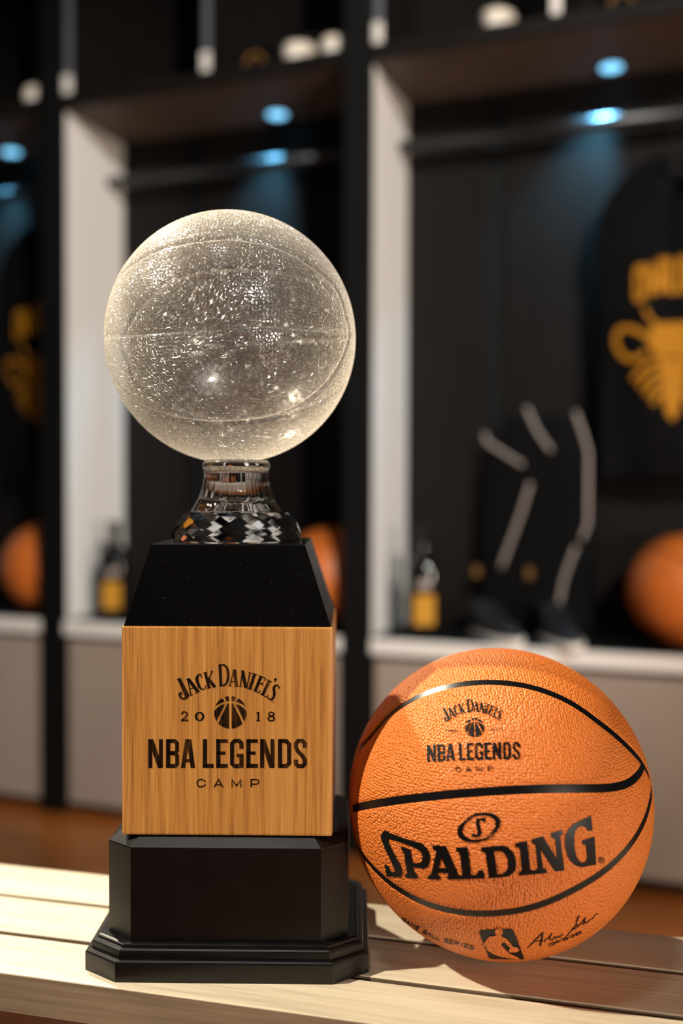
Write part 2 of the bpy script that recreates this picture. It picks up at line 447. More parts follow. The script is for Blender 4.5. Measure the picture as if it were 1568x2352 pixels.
def lockup(year):
    """the two-line camp logo as it is burnt into the wood, in photograph pixels"""
    k = Ink(5.6, 380, 1510)
    k.poly([(140, 285), (190, 258), (300, 470), (305, 500), (280, 532), (240, 550), (200, 540), (172, 505), (165, 470), (180, 448), (205, 445), (216, 465), (205, 482), (198, 494), (215, 518), (238, 522), (250, 505), (162, 300)])
    S = k.stroke
    S([(285, 272), (328, 490)], 16); S([(290, 275), (418, 442)], 42); S([(312, 402), (385, 392)], 12); S([(302, 496), (352, 480)], 11); S([(378, 466), (442, 432)], 13); S([(264, 292), (308, 266)], 11)
    S([(460, 216), (425, 222), (402, 262), (410, 315), (434, 380), (466, 412)], [10, 22, 36, 38, 34, 20]); S([(466, 414), (500, 408), (516, 380), (510, 358)], 14); S([(432, 222), (455, 226), (465, 262)], 14)
    S([(508, 192), (562, 396)], 36); S([(600, 178), (545, 300)], 16); S([(552, 280), (632, 378)], 42); S([(484, 202), (536, 187)], 11); S([(534, 403), (582, 389)], 11); S([(602, 386), (652, 376)], 11); S([(574, 183), (607, 171)], 11)
    S([(700, 98), (712, 366)], 36); S(curve([(680, 98), (755, 100), (795, 150), (806, 230), (796, 305), (762, 352), (690, 368)]), [13 + 24 * math.sin(math.pi * i / 36) for i in range(37)])
    S([(880, 160), (826, 365)], 16); S([(888, 160), (914, 372)], 40); S([(848, 312), (900, 312)], 13); S([(804, 367), (852, 367)], 11); S([(884, 375), (934, 375)], 11); S([(862, 162), (905, 160)], 11)
    S([(990, 175), (962, 372)], 16); S([(992, 172), (1030, 392)], 40); S([(1086, 200), (1042, 396)], 16); S([(1064, 191), (1112, 206)], 11); S([(942, 370), (982, 378)], 11); S([(978, 168), (1012, 182)], 11)
    S([(1147, 215), (1082, 408)], 38); S([(1118, 204), (1180, 226)], 12); S([(1050, 398), (1112, 416)], 12)
    S([(1228, 243), (1152, 434)], 38); S([(1200, 234), (1286, 268)], 13); S([(1286, 264), (1275, 302)], 13); S([(1195, 330), (1250, 340)], 13); S([(1252, 318), (1240, 362)], 12); S([(1134, 428), (1200, 454)], 13); S([(1200, 456), (1218, 418)], 13)
    S([(1336, 298), (1248, 484)], 38); S([(1304, 284), (1368, 316)], 12); S([(1214, 468), (1300, 512)], 13); S([(1300, 512), (1320, 480)], 13)
    k.disc(1412, 284, 18); S([(1420, 290), (1396, 318)], 11)
    S(curve([(1468, 392), (1440, 362), (1408, 366), (1392, 400), (1398, 450), (1392, 505), (1365, 540), (1332, 534), (1312, 508)]), [12 + 24 * math.sin(math.pi * i / 48) for i in range(49)]); S([(1455, 405), (1474, 382)], 12)
    k.ring(1378, 573, 11, 11, 5, 14)
    # ball emblem: cells of a disc that are clear of the seam lines
    lines = [([(833, 480), (833, 940)], 17), (curve([(600, 700), (640, 652), (720, 598), (833, 576), (946, 598), (1026, 652), (1066, 700)]), 14),
             (curve([(735, 505), (778, 585), (750, 660), (700, 760), (660, 860)]), 15), (curve([(931, 505), (888, 585), (916, 660), (966, 760), (1006, 860)]), 15)]
    def clear(x, y):
        for pts, h in lines:
            for (ax, ay), (bx, by) in zip(pts, pts[1:]):
                dx, dy = bx - ax, by - ay
                t = max(0, min(1, ((x - ax) * dx + (y - ay) * dy) / (dx * dx + dy * dy)))
                if math.hypot(x - ax - dx * t, y - ay - dy * t) < h: return False
        return (x - 833) ** 2 + (y - 708) ** 2 < 210 ** 2
    g = 5.0
    for i in range(-43, 44):
        run = None
        for j in range(-43, 45):
            ok = clear(833 + j * g, 708 + i * g) and j < 44
            if ok and run is None: run = j
            if not ok and run is not None:
                k.rect(833 + (run - .5) * g, 708 + (i - .5) * g, 833 + (j - .5) * g, 708 + (i + .5) * g); run = None
    if year:
        S(curve([(208, 735), (222, 708), (252, 702), (276, 722), (270, 755), (238, 788), (206, 816)]), 23); k.rect(200, 796, 292, 823)
        n = 28
        S([(438 + 46 * math.cos(2 * math.pi * i / n), 760 + 51 * math.sin(2 * math.pi * i / n)) for i in range(n)], [16 + 14 * abs(math.cos(2 * math.pi * i / n)) for i in range(n)], True)
        k.rect(1182, 698, 1204, 822); k.rect(1168, 808, 1216, 823); S([(1168, 722), (1196, 703)], 12)
        k.ring(1360, 729, 32, 24, 20); k.ring(1359, 788, 39, 28, 22)
    else:
        k.rect(190, 745, 470, 756); k.rect(300, 774, 470, 785); k.rect(1170, 745, 1450, 756); k.rect(1170, 774, 1340, 785)
    b = Ink(4.0205, 330, 1680)
    R, P, S = b.rect, b.poly, b.stroke
    for x0, x1 in ((42, 177), (1075, 1207)):
        R(x0, 72, x0 + 37, 338); R(x1 - 37, 72, x1, 338); P([(x0, 72), (x0 + 46, 72), (x1, 338), (x1 - 46, 338)])
    R(205, 72, 244, 338); S([(225, 90), (288, 90), (307, 110), (307, 178), (288, 199), (225, 199)], 36); S([(225, 203), (288, 203), (308, 226), (308, 298), (288, 320), (225, 320)], 37)
    P([(343, 338), (383, 72), (420, 72), (381, 338)]); P([(394, 72), (438, 72), (474, 338), (433, 338)]); R(378, 253, 440, 286)
    R(545, 72, 585, 338); R(545, 300, 645, 338)
    for x in (668, 946):
        R(x, 72, x + 40, 338); R(x, 72, x + 108, 107); R(x, 185, x + 87, 216); R(x, 300, x + 108, 338)
    S([(902, 162), (902, 108), (880, 88), (840, 88), (816, 112), (816, 298), (838, 321), (880, 321), (902, 298), (902, 214)], 38); R(858, 207, 921, 239); R(896, 239, 921, 338)
    R(1238, 72, 1278, 338); S([(1255, 90), (1315, 90), (1342, 116), (1342, 294), (1315, 320), (1255, 320)], 38)
    S([(1487, 152), (1487, 110), (1466, 88), (1426, 88), (1405, 112), (1405, 150), (1422, 182), (1472, 234), (1487, 266), (1487, 300), (1466, 321), (1426, 321), (1405, 300), (1405, 260)], 38)
    S([(570, 466), (550, 448), (520, 443), (498, 457), (492, 478), (498, 499), (520, 513), (550, 508), (572, 490)], 13)
    S([(650, 516), (690, 442), (730, 516)], 13); R(664, 487, 716, 499)
    S([(816, 516), (816, 446), (857, 504), (897, 446), (897, 516)], 13)
    S([(992, 516), (992, 445), (1044, 445), (1060, 455), (1060, 476), (1044, 487), (992, 487)], 13)
    return k.faces + b.faces

# ------------------------------------------------------------------ the setting: floor, wall, lockers' own frame of reference
LOCK_A = math.radians(20.5)
LU = Vector((math.cos(LOCK_A), -math.sin(LOCK_A), 0))      # along the locker row, to the right
LN = Vector((math.sin(LOCK_A), math.cos(LOCK_A), 0))       # into the lockers
LO = Vector((0, 2.2405, 0))
LOCKM = Matrix.Translation(LO) @ Matrix(((LU.x, LN.x, 0), (LU.y, LN.y, 0), (0, 0, 1))).to_4x4()

bm = bmesh.new(); box(bm, -4.0, 4.5, -2.5, 3.6, -0.05, 0.0)
tag(mesh_obj('floor', bm, M['floor']), 'dark orange wooden court floor under the bench', kind='structure')
bm = bmesh.new(); box(bm, -3.4, 3.2, 0.315, 0.42, 0.0, 2.9)
o = mesh_obj('wall_back', bm, M['plaster']); o.matrix_world = LOCKM
tag(o, 'dark painted wall behind the row of lockers', kind='structure')

# ------------------------------------------------------------------ bench
BA = math.radians(14.2)
BU = Vector((math.cos(BA), -math.sin(BA), 0)); BV = Vector((math.sin(BA), math.cos(BA), 0))
BM = Matrix.Translation(Vector((0, 0.685, BENCH))) @ Matrix(((BU.x, BV.x, 0), (BU.y, BV.y, 0), (0, 0, 1))).to_4x4()
bench = tag(empty('slatted_bench', BM), 'pale bleached oak bench of long slats under the trophy', 'bench')
for v0, v1 in ((0.0, 0.0575), (0.0642, 0.1260), (0.1320, 0.1935)):
    bm = bmesh.new(); box(bm, -1.0, 1.0, v0, v1, -0.030, 0.0, 0.0012)
    sl = mesh_obj('slat', bm, M['pale_oak'], bench)
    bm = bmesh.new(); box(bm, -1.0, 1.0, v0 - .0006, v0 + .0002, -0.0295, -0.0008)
    mesh_obj('shaded_front', bm, M['shaded_oak'], sl)  # thin added strip: shade on slat front and gap, put into its colour
for u in (-0.75, 0.75):
    bm = bmesh.new(); box(bm, u - .02, u + .02, 0.010, 0.185, -0.058, -0.0305, 0.002)
    mesh_obj('crossbar', bm, M['frame'], bench)
    for v in (0.014, 0.151):
        bm = bmesh.new(); box(bm, u - .015, u + .015, v, v + .03, -BENCH, -0.0585, 0.002)
        mesh_obj('leg', bm, M['frame'], bench)

# ------------------------------------------------------------------ seams shared by both balls
def sphere_curve(pxs, c, r, k=8):
    """pixel polyline -> dense unit directions on the sphere"""
    pts = [tuple(((on_sphere(x, y, c, r) - c) / r)) for x, y in pxs]
    return [Vector(p).normalized() for p in curve(pts, k)]

def seam_strip(bm, dirs, r, width, thick=0.0):
    vs = []
    for i, d in enumerate(dirs):
        t = (dirs[min(i + 1, len(dirs) - 1)] - dirs[max(i - 1, 0)])
        s = d.cross(t).normalized()
        vs.append([bm.verts.new((d + s * q * width / r).normalized() * r) for q in (-.5, 0, .5)])
    for a, b in zip(vs, vs[1:]):
        for j in (0, 1):
            bm.faces.new((a[j], a[j + 1], b[j + 1], b[j]))

def quad_sphere(r, n, groove=None, gw=0.004, gd=0.001):
    """cube sphere; groove: list of direction lists pressed into the surface"""
    bm = bmesh.new()
    bmesh.ops.create_cube(bm, size=2.0)
    bmesh.ops.subdivide_edges(bm, edges=bm.edges[:], cuts=n, use_grid_fill=True)
    from mathutils.kdtree import KDTree
    pts = [p for g in (groove or []) for p in g]
    kd = KDTree(len(pts) or 1)
    for i, p in enumerate(pts): kd.insert(p * r, i)
    kd.balance()
    for v in bm.verts:
        x, y, z = v.co
        d = Vector((math.tan(x * math.pi / 4), math.tan(y * math.pi / 4), math.tan(z * math.pi / 4))).normalized()
        rr = r
        if pts:
            q = kd.find(d * r)[2] / gw
            if q < 1.6: rr -= gd * math.exp(-(q * 1.4) ** 2)
        v.co = d * rr
    return bm

def resample(dirs, step):
    out = [dirs[0]]
    for a, b in zip(dirs, dirs[1:]):
        n = max(1, int(math.ceil((b - a).length / step)))
        for i in range(1, n + 1):
            out.append((a.lerp(b, i / n)).normalized())
    return out

# ------------------------------------------------------------------ trophy
TX, TY = -0.0858, 0.8137
TM = Matrix.Translation(Vector((TX, TY, BENCH))) @ Matrix.Rotation(math.radians(-0.8), 4, 'Z')
trophy = tag(empty('trophy', TM), 'camp trophy with glass ball on black and oak pedestal standing on the bench', 'trophy')
TI = TM.inverted()

def octa(hw, hd, cx, cy, z):
    return [Vector(p) for p in ((-hw + cx, -hd, z), (hw - cx, -hd, z), (hw, -hd + cy, z), (hw, hd - cy, z), (hw - cx, hd, z), (-hw + cx, hd, z), (-hw, hd - cy, z), (-hw, -hd + cy, z))]

bm = bmesh.new()
prof = [(0, 0), (0, .0138), (.0006, .0150), (.0018, .0158), (.0042, .0160), (.0044, .0208), (.0050, .0219), (.0062, .0228), (.0084, .0230), (.0086, .0244), (.0092, .0251), (.0108, .0255)]
loft(bm, [octa(.1085 - i, .080 - i, .0275 - i * .55, .0195 - i * .35, z) for i, z in prof])
mesh_obj('stepped_base', bm, M['black'], trophy)
bm = bmesh.new()
prof = [(.0006, .0250), (0, .0256), (0, .0960), (.0003, .0969), (.0010, .0975), (.0080, .1030)]
loft(bm, [octa(.0925 - i, .0668 - i, .0203 - i * .3, .016 - i * .3, z) for i, z in prof])
mesh_obj('plinth', bm, M['black'], trophy)
bm = bmesh.new(); box(bm, -.0765, .0765, -.0565, .0565, .1032, .2625, .0008)
mesh_obj('core', bm, M['black'], trophy)
PF = -0.0600                                   # front face of the oak panels
bm = bmesh.new(); box(bm, -.0803, .0803, PF, PF + .0040, .1040, .2640, .0016)
panel = mesh_obj('front_panel', bm, M['oak'], trophy)
panel['label'] = 'honey oak panel with burnt lettering'
for s in (-1, 1):
    bm = bmesh.new(); box(bm, min(s * .0803, s * .0768), max(s * .0803, s * .0768), PF + .0042, .0600, .1040, .2640, .0012)
    mesh_obj('side_panel', bm, M['oak'], trophy)
def on_panel(x, y):
    n = TM.to_3x3() @ Vector((0, -1, 0))
    return on_plane(x, y, TM @ Vector((0, PF - .00012, 0)), n)
o = ink_object('burnt_lettering', lockup(True), on_panel, M['burn'], panel, None, TI)
bm = bmesh.new()
def rect_ring(hw, hd, z): return [Vector(p) for p in ((-hw, -hd, z), (hw, -hd, z), (hw, hd, z), (-hw, hd, z))]
loft(bm, [rect_ring(.0765, .0570, .2612), rect_ring(.0787, .0592, .2642), rect_ring(.0590, .0538, .3252), rect_ring(.0586, .0534, .3259), rect_ring(.0578, .0526, .3261)])
mesh_obj('tapered_cap', bm, M['black_gloss'], trophy)
# cut crystal foot: rows of triangular facets
bm = bmesh.new()
N = 20
rings = [(.0300, .3500, 0), (.0420, .3497, 0), (.0452, .3470, .5), (.0487, .3424, 0), (.0512, .3374, .5), (.0528, .3322, 0), (.0532, .3275, .5), (.0525, .3263, .5)]
vs = [[bm.verts.new((r * math.cos(2 * math.pi * (i + o_) / N), r * math.sin(2 * math.pi * (i + o_) / N), z)) for i in range(N)] for r, z, o_ in rings]
for ri in range(len(rings) - 1):
    a, b = vs[ri], vs[ri + 1]
    da, db = rings[ri][2], rings[ri + 1][2]
    for i in range(N):
        j = (i + 1) % N
        if da == db: bm.faces.new((a[i], b[i], b[j], a[j]))
        elif da < db:
            bm.faces.new((a[i], b[i], a[j])); bm.faces.new((a[j], b[i], b[j]))
        else:
            bm.faces.new((a[i], b[i], b[j])); bm.faces.new((a[i], b[j], a[j]))
bm.faces.new(vs[0]); bm.faces.new(list(reversed(vs[-1])))
bmesh.ops.recalc_face_normals(bm, faces=bm.faces[:])
o = mesh_obj('crystal_foot', bm, M['crystal'], trophy); o['label'] = 'cut crystal foot with triangular facets'
bm = bmesh.new()
prof = []
for i in range(15):
    t = i / 14
    prof.append((.0252 + .0107 * (1 - t) ** 2.1, .3502 + t * .0326))
lathe(bm, prof, 96, True, True, 24, 0.035)
bmesh.ops.recalc_face_normals(bm, faces=bm.faces[:])
o = mesh_obj('stem', bm, M['stem_glass'], trophy, True); o['label'] = 'clear fluted glass stem'
bm = bmesh.new()
prof = [(.0255, .3829)] + [(.0258 + .0018 * math.sin(math.pi * i / 10), .3830 + .0088 * i / 10) for i in range(11)]
lathe(bm, prof, 64)
bmesh.ops.recalc_face_normals(bm, faces=bm.faces[:])
mesh_obj('collar', bm, M['stem_glass'], trophy, True)
GR = 0.1010
GC = Vector((-.0042, 0, .4905))
GW = TM @ GC
gs = [[(241, 772), (330, 766), (480, 754), (640, 751), (760, 760), (806, 768)],
      [(256, 665), (300, 610), (390, 565), (480, 549), (540, 547), (640, 567), (720, 612), (775, 665), (797, 730), (806, 768)],
      [(262, 870), (300, 918), (380, 955), (470, 971), (540, 971), (640, 955), (720, 912), (775, 850), (797, 800), (806, 768)]]
gd = []
for s in gs:
    ds = resample(sphere_curve(s, GW, GR), 0.006)
    gd += [ds, [-d for d in ds]]
bm = quad_sphere(GR, 110, gd, 0.0022, 0.0022)
gb = mesh_obj('glass_ball', bm, M['frost'], trophy, True)
gb.location = GC
gb['label'] = 'pebbled frosted glass basketball with moulded seams'

# ------------------------------------------------------------------ basketball beside the trophy
BR = 0.12
BC = Vector((0.1265, 0.7955, BENCH + BR))
ball = tag(empty('basketball', Matrix.Translation(Vector((BC.x, BC.y, BENCH)))), 'bright orange leather basketball with black printing, resting on the bench beside the trophy', 'basketball')
BI = Matrix.Translation(-BC)
seams_px = [[(808, 1858), (850, 1848), (930, 1836), (1090, 1820), (1240, 1812), (1340, 1811), (1400, 1809), (1440, 1800), (1468, 1778), (1478, 1756)],
            [(822, 1722), (850, 1690), (895, 1640), (980, 1590), (1060, 1570), (1140, 1566), (1220, 1577), (1300, 1607), (1380, 1661), (1440, 1712), (1478, 1756)],
            [(818, 1940), (850, 1988), (900, 2034), (980, 2078), (1060, 2097), (1140, 2099), (1230, 2083), (1320, 2044), (1400, 1992), (1460, 1925), (1492, 1852), (1496, 1800), (1478, 1756)]]
sd = []
for s in seams_px:
    ds = resample(sphere_curve(s, BC, BR), 0.012)
    sd += [ds, [-d for d in ds]]
bm = quad_sphere(BR, 150, sd, 0.0045, 0.0014)
body = mesh_obj('leather_body', bm, M['leather'], ball, True)
body.location = (0, 0, BR)
for ds in sd:
    bm = bmesh.new(); seam_strip(bm, ds, BR - 0.0006, 0.0070)
    so = mesh_obj('seam', bm, M['seam'], ball, True); so.location = (0, 0, BR)

def ball_ink(name, faces, mat, cell=10, lift=0.0004, label=None):
    o = ink_object(name, faces, lambda x, y: on_sphere(x, y, BC, BR + lift), mat, ball, cell, BI)
    o.location = (0, 0, BR)
    if label: o['label'] = label
    return o
k = Ink(5.6, 865, 1890)
k.poly([(105, 100), (120, 102), (170, 130), (360, 200), (500, 240), (580, 262), (625, 300), (665, 360), (687, 420), (688, 480), (672, 540), (640, 578), (600, 590), (560, 585), (470, 572), (485, 630), (525, 672), (528, 715), (370, 708), (362, 655), (390, 655), (345, 380), (318, 350), (305, 308), (340, 308), (435, 345), (460, 510), (540, 528), (580, 490), (588, 430), (570, 380), (520, 340), (460, 310), (300, 250), (152, 205), (150, 240), (165, 280), (250, 450), (300, 530), (325, 600), (325, 660), (305, 695), (270, 698), (125, 683), (98, 540), (130, 540), (150, 560), (165, 600), (190, 628), (215, 638), (232, 620), (225, 590), (170, 470), (110, 350), (60, 220), (48, 185), (55, 150), (75, 118)])
k.poly([(715, 287), (890, 300), (1045, 650), (1060, 672), (1085, 678), (1100, 665), (1065, 380), (1030, 378), (1015, 315), (1170, 317), (1215, 672), (1270, 670), (1300, 650), (1310, 610), (1370, 610), (1388, 718), (912, 730), (905, 685), (930, 682), (918, 650), (785, 640), (780, 675), (812, 678), (815, 728), (665, 728), (655, 678), (690, 670), (705, 640), (762, 375), (745, 350), (722, 350)], [[(828, 440), (885, 582), (800, 580)]])
k.poly([(1343, 312), (1428, 307), (1628, 292), (1688, 312), (1748, 372), (1778, 432), (1793, 512), (1790, 600), (1752, 650), (1700, 690), (1620, 702), (1440, 716), (1435, 650), (1400, 400), (1385, 382), (1350, 380)], [[(1508, 372), (1578, 362), (1628, 382), (1668, 432), (1686, 492), (1684, 575), (1660, 630), (1620, 655), (1552, 664)]])
k2 = Ink(5.6, 1120, 1860)
k2.poly([(352, 428), (505, 402), (530, 600), (548, 760), (575, 780), (625, 775), (642, 750), (612, 450), (575, 440), (558, 382), (710, 342), (890, 630), (868, 390), (850, 365), (820, 368), (810, 300), (955, 258), (965, 315), (932, 335), (985, 785), (865, 795), (845, 770), (680, 515), (712, 750), (755, 765), (764, 816), (404, 850), (400, 800), (440, 790), (412, 510), (395, 488), (360, 488)])
k2.poly([(1325, 78), (1350, 265), (1288, 275), (1265, 235), (1220, 212), (1175, 220), (1130, 265), (1112, 330), (1112, 450), (1125, 540), (1150, 620), (1190, 670), (1225, 685), (1262, 665), (1278, 600), (1262, 470), (1250, 452), (1220, 450), (1210, 395), (1375, 345), (1395, 705), (1200, 742), (1130, 720), (1060, 660), (1020, 590), (995, 480), (990, 400), (1005, 310), (1040, 250), (1100, 185), (1200, 135)])
k2.ring(1462, 650, 36, 42, 8); k2.stroke([(1448, 675), (1448, 628), (1470, 625), (1475, 640), (1465, 652), (1450, 655)], 8); k2.stroke([(1462, 652), (1478, 672)], 8)
ball_ink('wordmark', k.faces + k2.faces, M['ink'], label='black embossed slab lettering')
k = Ink(13.067, 1040, 1855)
k.poly([(320, 370), (500, 260), (720, 165), (950, 145), (1180, 165), (1330, 250), (1410, 340), (1425, 440), (1400, 560), (1340, 670), (1270, 750), (1180, 790), (1050, 850), (960, 885), (1100, 800), (1220, 660), (1270, 560), (1280, 440), (1230, 350), (1120, 270), (980, 235), (840, 232), (700, 250), (560, 290), (430, 335)])
k.poly([(620, 300), (500, 330), (330, 410), (200, 520), (140, 640), (130, 740), (160, 860), (250, 960), (400, 1030), (600, 1050), (800, 1030), (1000, 970), (1150, 890), (1280, 790), (1150, 840), (1000, 900), (850, 950), (700, 965), (560, 955), (430, 900), (330, 820), (280, 720), (290, 620), (350, 500), (450, 400), (560, 335)])
k.poly([(975, 300), (945, 435), (905, 435), (880, 395), (840, 372), (800, 390), (795, 440), (820, 580), (850, 680), (855, 770), (830, 840), (770, 880), (565, 885), (585, 760), (630, 760), (650, 795), (690, 815), (730, 795), (740, 740), (720, 640), (690, 510), (685, 430), (710, 360), (760, 325), (850, 312)])
ball_ink('oval_emblem', k.faces, M['ink'], label='black oval emblem with letter S')
k = Ink(4.9, 1080, 2080)
k.poly([(98, 300), (125, 276), (455, 260), (482, 272), (498, 310), (608, 600), (580, 606), (240, 604), (207, 585)])
logo = ball_ink('league_logo', k.faces, M['ink'], 8, label='black league badge with player silhouette')
k = Ink(4.9, 1080, 2080)
k.disc(320, 300, 44)
k.poly([(285, 340), (215, 350), (180, 385), (145, 440), (180, 470), (185, 500), (260, 550), (360, 582), (470, 596), (560, 608), (530, 580), (440, 540), (390, 490), (345, 445), (360, 415), (390, 415), (420, 450), (450, 480), (430, 510), (450, 530), (520, 525), (555, 500), (520, 470), (480, 465), (440, 410), (400, 370), (350, 345)])
o = ball_ink('player_silhouette', k.faces, M['leather'], 8, 0.0008)
o.parent = logo; o.location = (0, 0, 0)
k = Ink(4.9, 1080, 2080)
for pts, wd in (([(640, 482), (720, 402), (815, 305)], [7, 14, 12]), ([(815, 305), (803, 380), (785, 457)], 20), ([(735, 402), (830, 395)], 9),
                ([(838, 412), (845, 385), (880, 365), (918, 315), (892, 382), (930, 386)], 10), ([(925, 388), (950, 352), (962, 376), (985, 346), (1002, 360), (1022, 334), (1052, 330)], 9),
                ([(1088, 342), (1135, 286), (1182, 258), (1205, 228), (1192, 190), (1216, 122), (1224, 126), (1196, 186), (1188, 222), (1140, 272)], 9),
                ([(1213, 245), (1246, 190)], 9), ([(1240, 212), (1298, 133), (1266, 218)], 9), ([(1266, 220), (1302, 182), (1312, 197), (1352, 154)], 9), ([(1350, 158), (1374, 150), (1404, 110), (1442, 92)], 8)):
    k.stroke(curve(pts, 3) if not isinstance(wd, list) else pts, wd)
write(k, 'COMMISSIONER', (892, 460), (1262, 312), 26, 8)
ball_ink('signature', k.faces, M['ink'], 12, label='small black handwritten signature')
k = Ink(7.127, 900, 2080)
write(k, 'GAME', (150, 245), (450, 420), 48, 13); write(k, 'BALL', (500, 450), (800, 590), 52, 13); write(k, 'SERIES', (850, 600), (1350, 728), 58, 14)
ball_ink('small_print', k.faces, M['ink'], 12)
def to_ball(p):
    x, y = (p[0] - 522) * .588, (p[1] - 1731) * .588
    return (1087 + x * .9994 + y * .03, 1726 + y - x * .033 + x * x * .00012)
ball_ink('camp_print', [[to_ball(p) for p in f] for f in lockup(False)], M['worn_ink'], 14, 0.0005, 'worn black camp logo print')

# ------------------------------------------------------------------ lockers
PITCH_U, POST = 0.813, 0.064
U0 = -0.7425                                   # inner left wall of the middle locker
DEP = 0.28
def make_locker():
    root = empty('locker', LOCKM @ Matrix.Translation(Vector((0, 0, 0))))
    def part(name, mat, *b, bev=0.001, parent=root):
        bm = bmesh.new(); box(bm, *b, bev); return mesh_obj(name, bm, mat, parent)
    part('post', M['frame'], -POST, -0.0005, -0.012, 0.012, 0.0, 2.42)
    part('side_panel', M['panel_light'], -0.018, 0.0, 0.0125, DEP, 0.4875, 1.762)['label'] = 'pale laminate inner side'
    for u, nm in ((0.001, 'upper_side_panel'), (0.388, 'divider')):
        up = part(nm, M['panel_dark'], u, u + .018, 0.012, DEP - .0125, 1.7985, 2.40)
        part('edge_strip', M['panel_grey'], u, u + .018, 0.008, 0.0118, 1.7985, 2.40, parent=up)  # dim bluish ambient light is put into the strip colour
        part('lit_foot', M['panel_light'], u - .0, u + .020, -0.004, 0.0075, 1.7985, 1.845, bev=.002, parent=up)  # added pale block standing in for the spot-lit foot of the strip
    W = PITCH_U - 0.019
    part('back_panel', M['panel_dark'], 0.001, 0.195, DEP - .012, DEP + .004, 0.487, 2.40)
    part('back_panel', M['panel_dark'], 0.245, W, DEP - .012, DEP + .004, 0.487, 2.40)
    part('back_channel', M['frame'], 0.195, 0.245, DEP - .004, DEP + .004, 0.487, 2.40)
    sh = part('shelf', M['shelf'], 0.001, W, 0.004, DEP - .0125, 1.7635, 1.798)
    part('shelf_edge', M['panel_dark'], 0.001, W - POST + .02, -0.006, 0.0035, 1.7635, 1.798, parent=sh)
    st = part('seat', M['frame'], 0.001, W, 0.010, DEP - .0125, 0.4526, 0.487)
    part('seat_nosing', M['panel_light'], 0.001, W - POST + .02, -0.008, 0.0095, 0.4526, 0.4868, bev=.002, parent=st)
    part('front_panel', M['panel_taupe'], 0.010, W - POST + .008, 0.002, 0.018, 0.028, 0.438)
    part('kickboard', M['frame'], 0.001, W - POST + .018, 0.03, 0.045, 0.0, 0.0275)
    bm = bmesh.new(); tube(bm, [(0.002, 0.20, 1.638), (W - .002, 0.20, 1.638)], 0.0150, 16)
    mesh_obj('hanging_rail', bm, M['rod'], root, True)
    bm = bmesh.new(); lathe(bm, [(.030, 1.7634), (.030, 1.7600), (.024, 1.7590), (.024, 1.7634)], 32)
    dl = mesh_obj('downlight', bm, M['rod'], root, False); dl.location = (0.49, 0.205, 0)
    bm = bmesh.new(); lathe(bm, [(.0238, 1.7600), (.0236, 1.7578)], 32)
    mesh_obj('light_lens', bm, M['led'], dl)
    return root
lk = make_locker()
lockers = [lk, copy_tree(lk), copy_tree(lk)]
LL = ['middle locker with glowing blue downlight, behind the trophy', 'leftmost locker, cut off by the left edge of the picture', 'right locker behind the basketball, with the bag and hanging jersey']
offs = [U0, U0 - PITCH_U, U0 + PITCH_U]
def bay(i, u=0, n=0, z=0, rz=0):
    return LOCKM @ Matrix.Translation(Vector((offs[i] + u, n, z))) @ Matrix.Rotation(rz, 4, 'Z')
for i, l in enumerate(lockers):
    l.matrix_world = bay(i)
    tag(l, LL[i], 'locker', 'row of open lockers')
    p = bay(i, 0.49, 0.205, 1.752).translation
    q = bay(i, 0.26, 0.275, 1.08).translation
    spot('locker_downlight', p, q, 34.0, (0.20, 0.65, 1.0), 62, 0.8, 0.02)

SEAT = 0.487
# spare basketballs on the locker seats
def far_ball():
    root = empty('spare_basketball', Matrix.Identity(4))
    dirs = []
    for ax in ((1, 0, 0), (0, 1, 0)):
        v = Vector((0, 0, 1))
        dirs.append([Matrix.Rotation(2 * math.pi * i / 90, 3, Vector(ax)) @ v for i in range(91)])
    for s in (-1, 1):
        dirs.append([Vector((math.cos(a), s * (.72 - .22 * math.cos(2 * a)), math.sin(a))).normalized() for a in [2 * math.pi * i / 90 for i in range(91)]])
    bm = quad_sphere(BR, 40, dirs, 0.0042, 0.001)
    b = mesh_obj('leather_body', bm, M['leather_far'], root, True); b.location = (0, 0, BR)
    for d in dirs:
        bm = bmesh.new(); seam_strip(bm, d, BR - .0004, .006)
        s_ = mesh_obj('seam', bm, M['seam'], root, True); s_.location = (0, 0, BR)
    return root
fb = far_ball()
fbs = [fb, copy_tree(fb), copy_tree(fb)]
FL = ['orange basketball on the middle locker seat, mostly hidden behind the trophy', 'orange basketball on the left locker seat at the picture edge', 'orange basketball on the right locker seat at the picture edge']
for i, b in enumerate(fbs):
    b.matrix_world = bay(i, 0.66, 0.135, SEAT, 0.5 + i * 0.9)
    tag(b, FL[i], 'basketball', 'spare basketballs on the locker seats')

# black bottles with gold labels
def make_bottle():
    root = empty('bottle', Matrix.Identity(4))
    bm = bmesh.new()
    def sq(h, z, p=4.0, n=32):
        out = []
        for i in range(n):
            a = 2 * math.pi * i / n
            c, s = math.cos(a), math.sin(a)
            q = (abs(c) ** p + abs(s) ** p) ** (-1 / p)
            out.append(Vector((h * q * c, h * q * s, z)))
        return out
    loft(bm, [sq(.033, 0), sq(.036, .003), sq(.036, .150), sq(.034, .164, 3), sq(.027, .178, 2.4), sq(.0165, .190, 2), sq(.0145, .200, 2), sq(.0140, .228, 2), sq(.0155, .229, 2), sq(.0155, .233, 2)])
    mesh_obj('glass_body', bm, M['bottle'], root, True)
    bm = bmesh.new(); lathe(bm, [(.0160, .2331), (.0160, .2480), (.0150, .2490)], 24)
    mesh_obj('screw_cap', bm, M['frame'], root)
    bm = bmesh.new(); box(bm, -.022, .024, -.0368, -.0362, .030, .098)
    lb = mesh_obj('label', bm, M['gold_label'], root)
    bm = bmesh.new(); box(bm, -.012, .014, -.0368, -.0362, .110, .132)
    mesh_obj('neck_label', bm, M['piping'], root)
    return root
b0 = make_bottle()
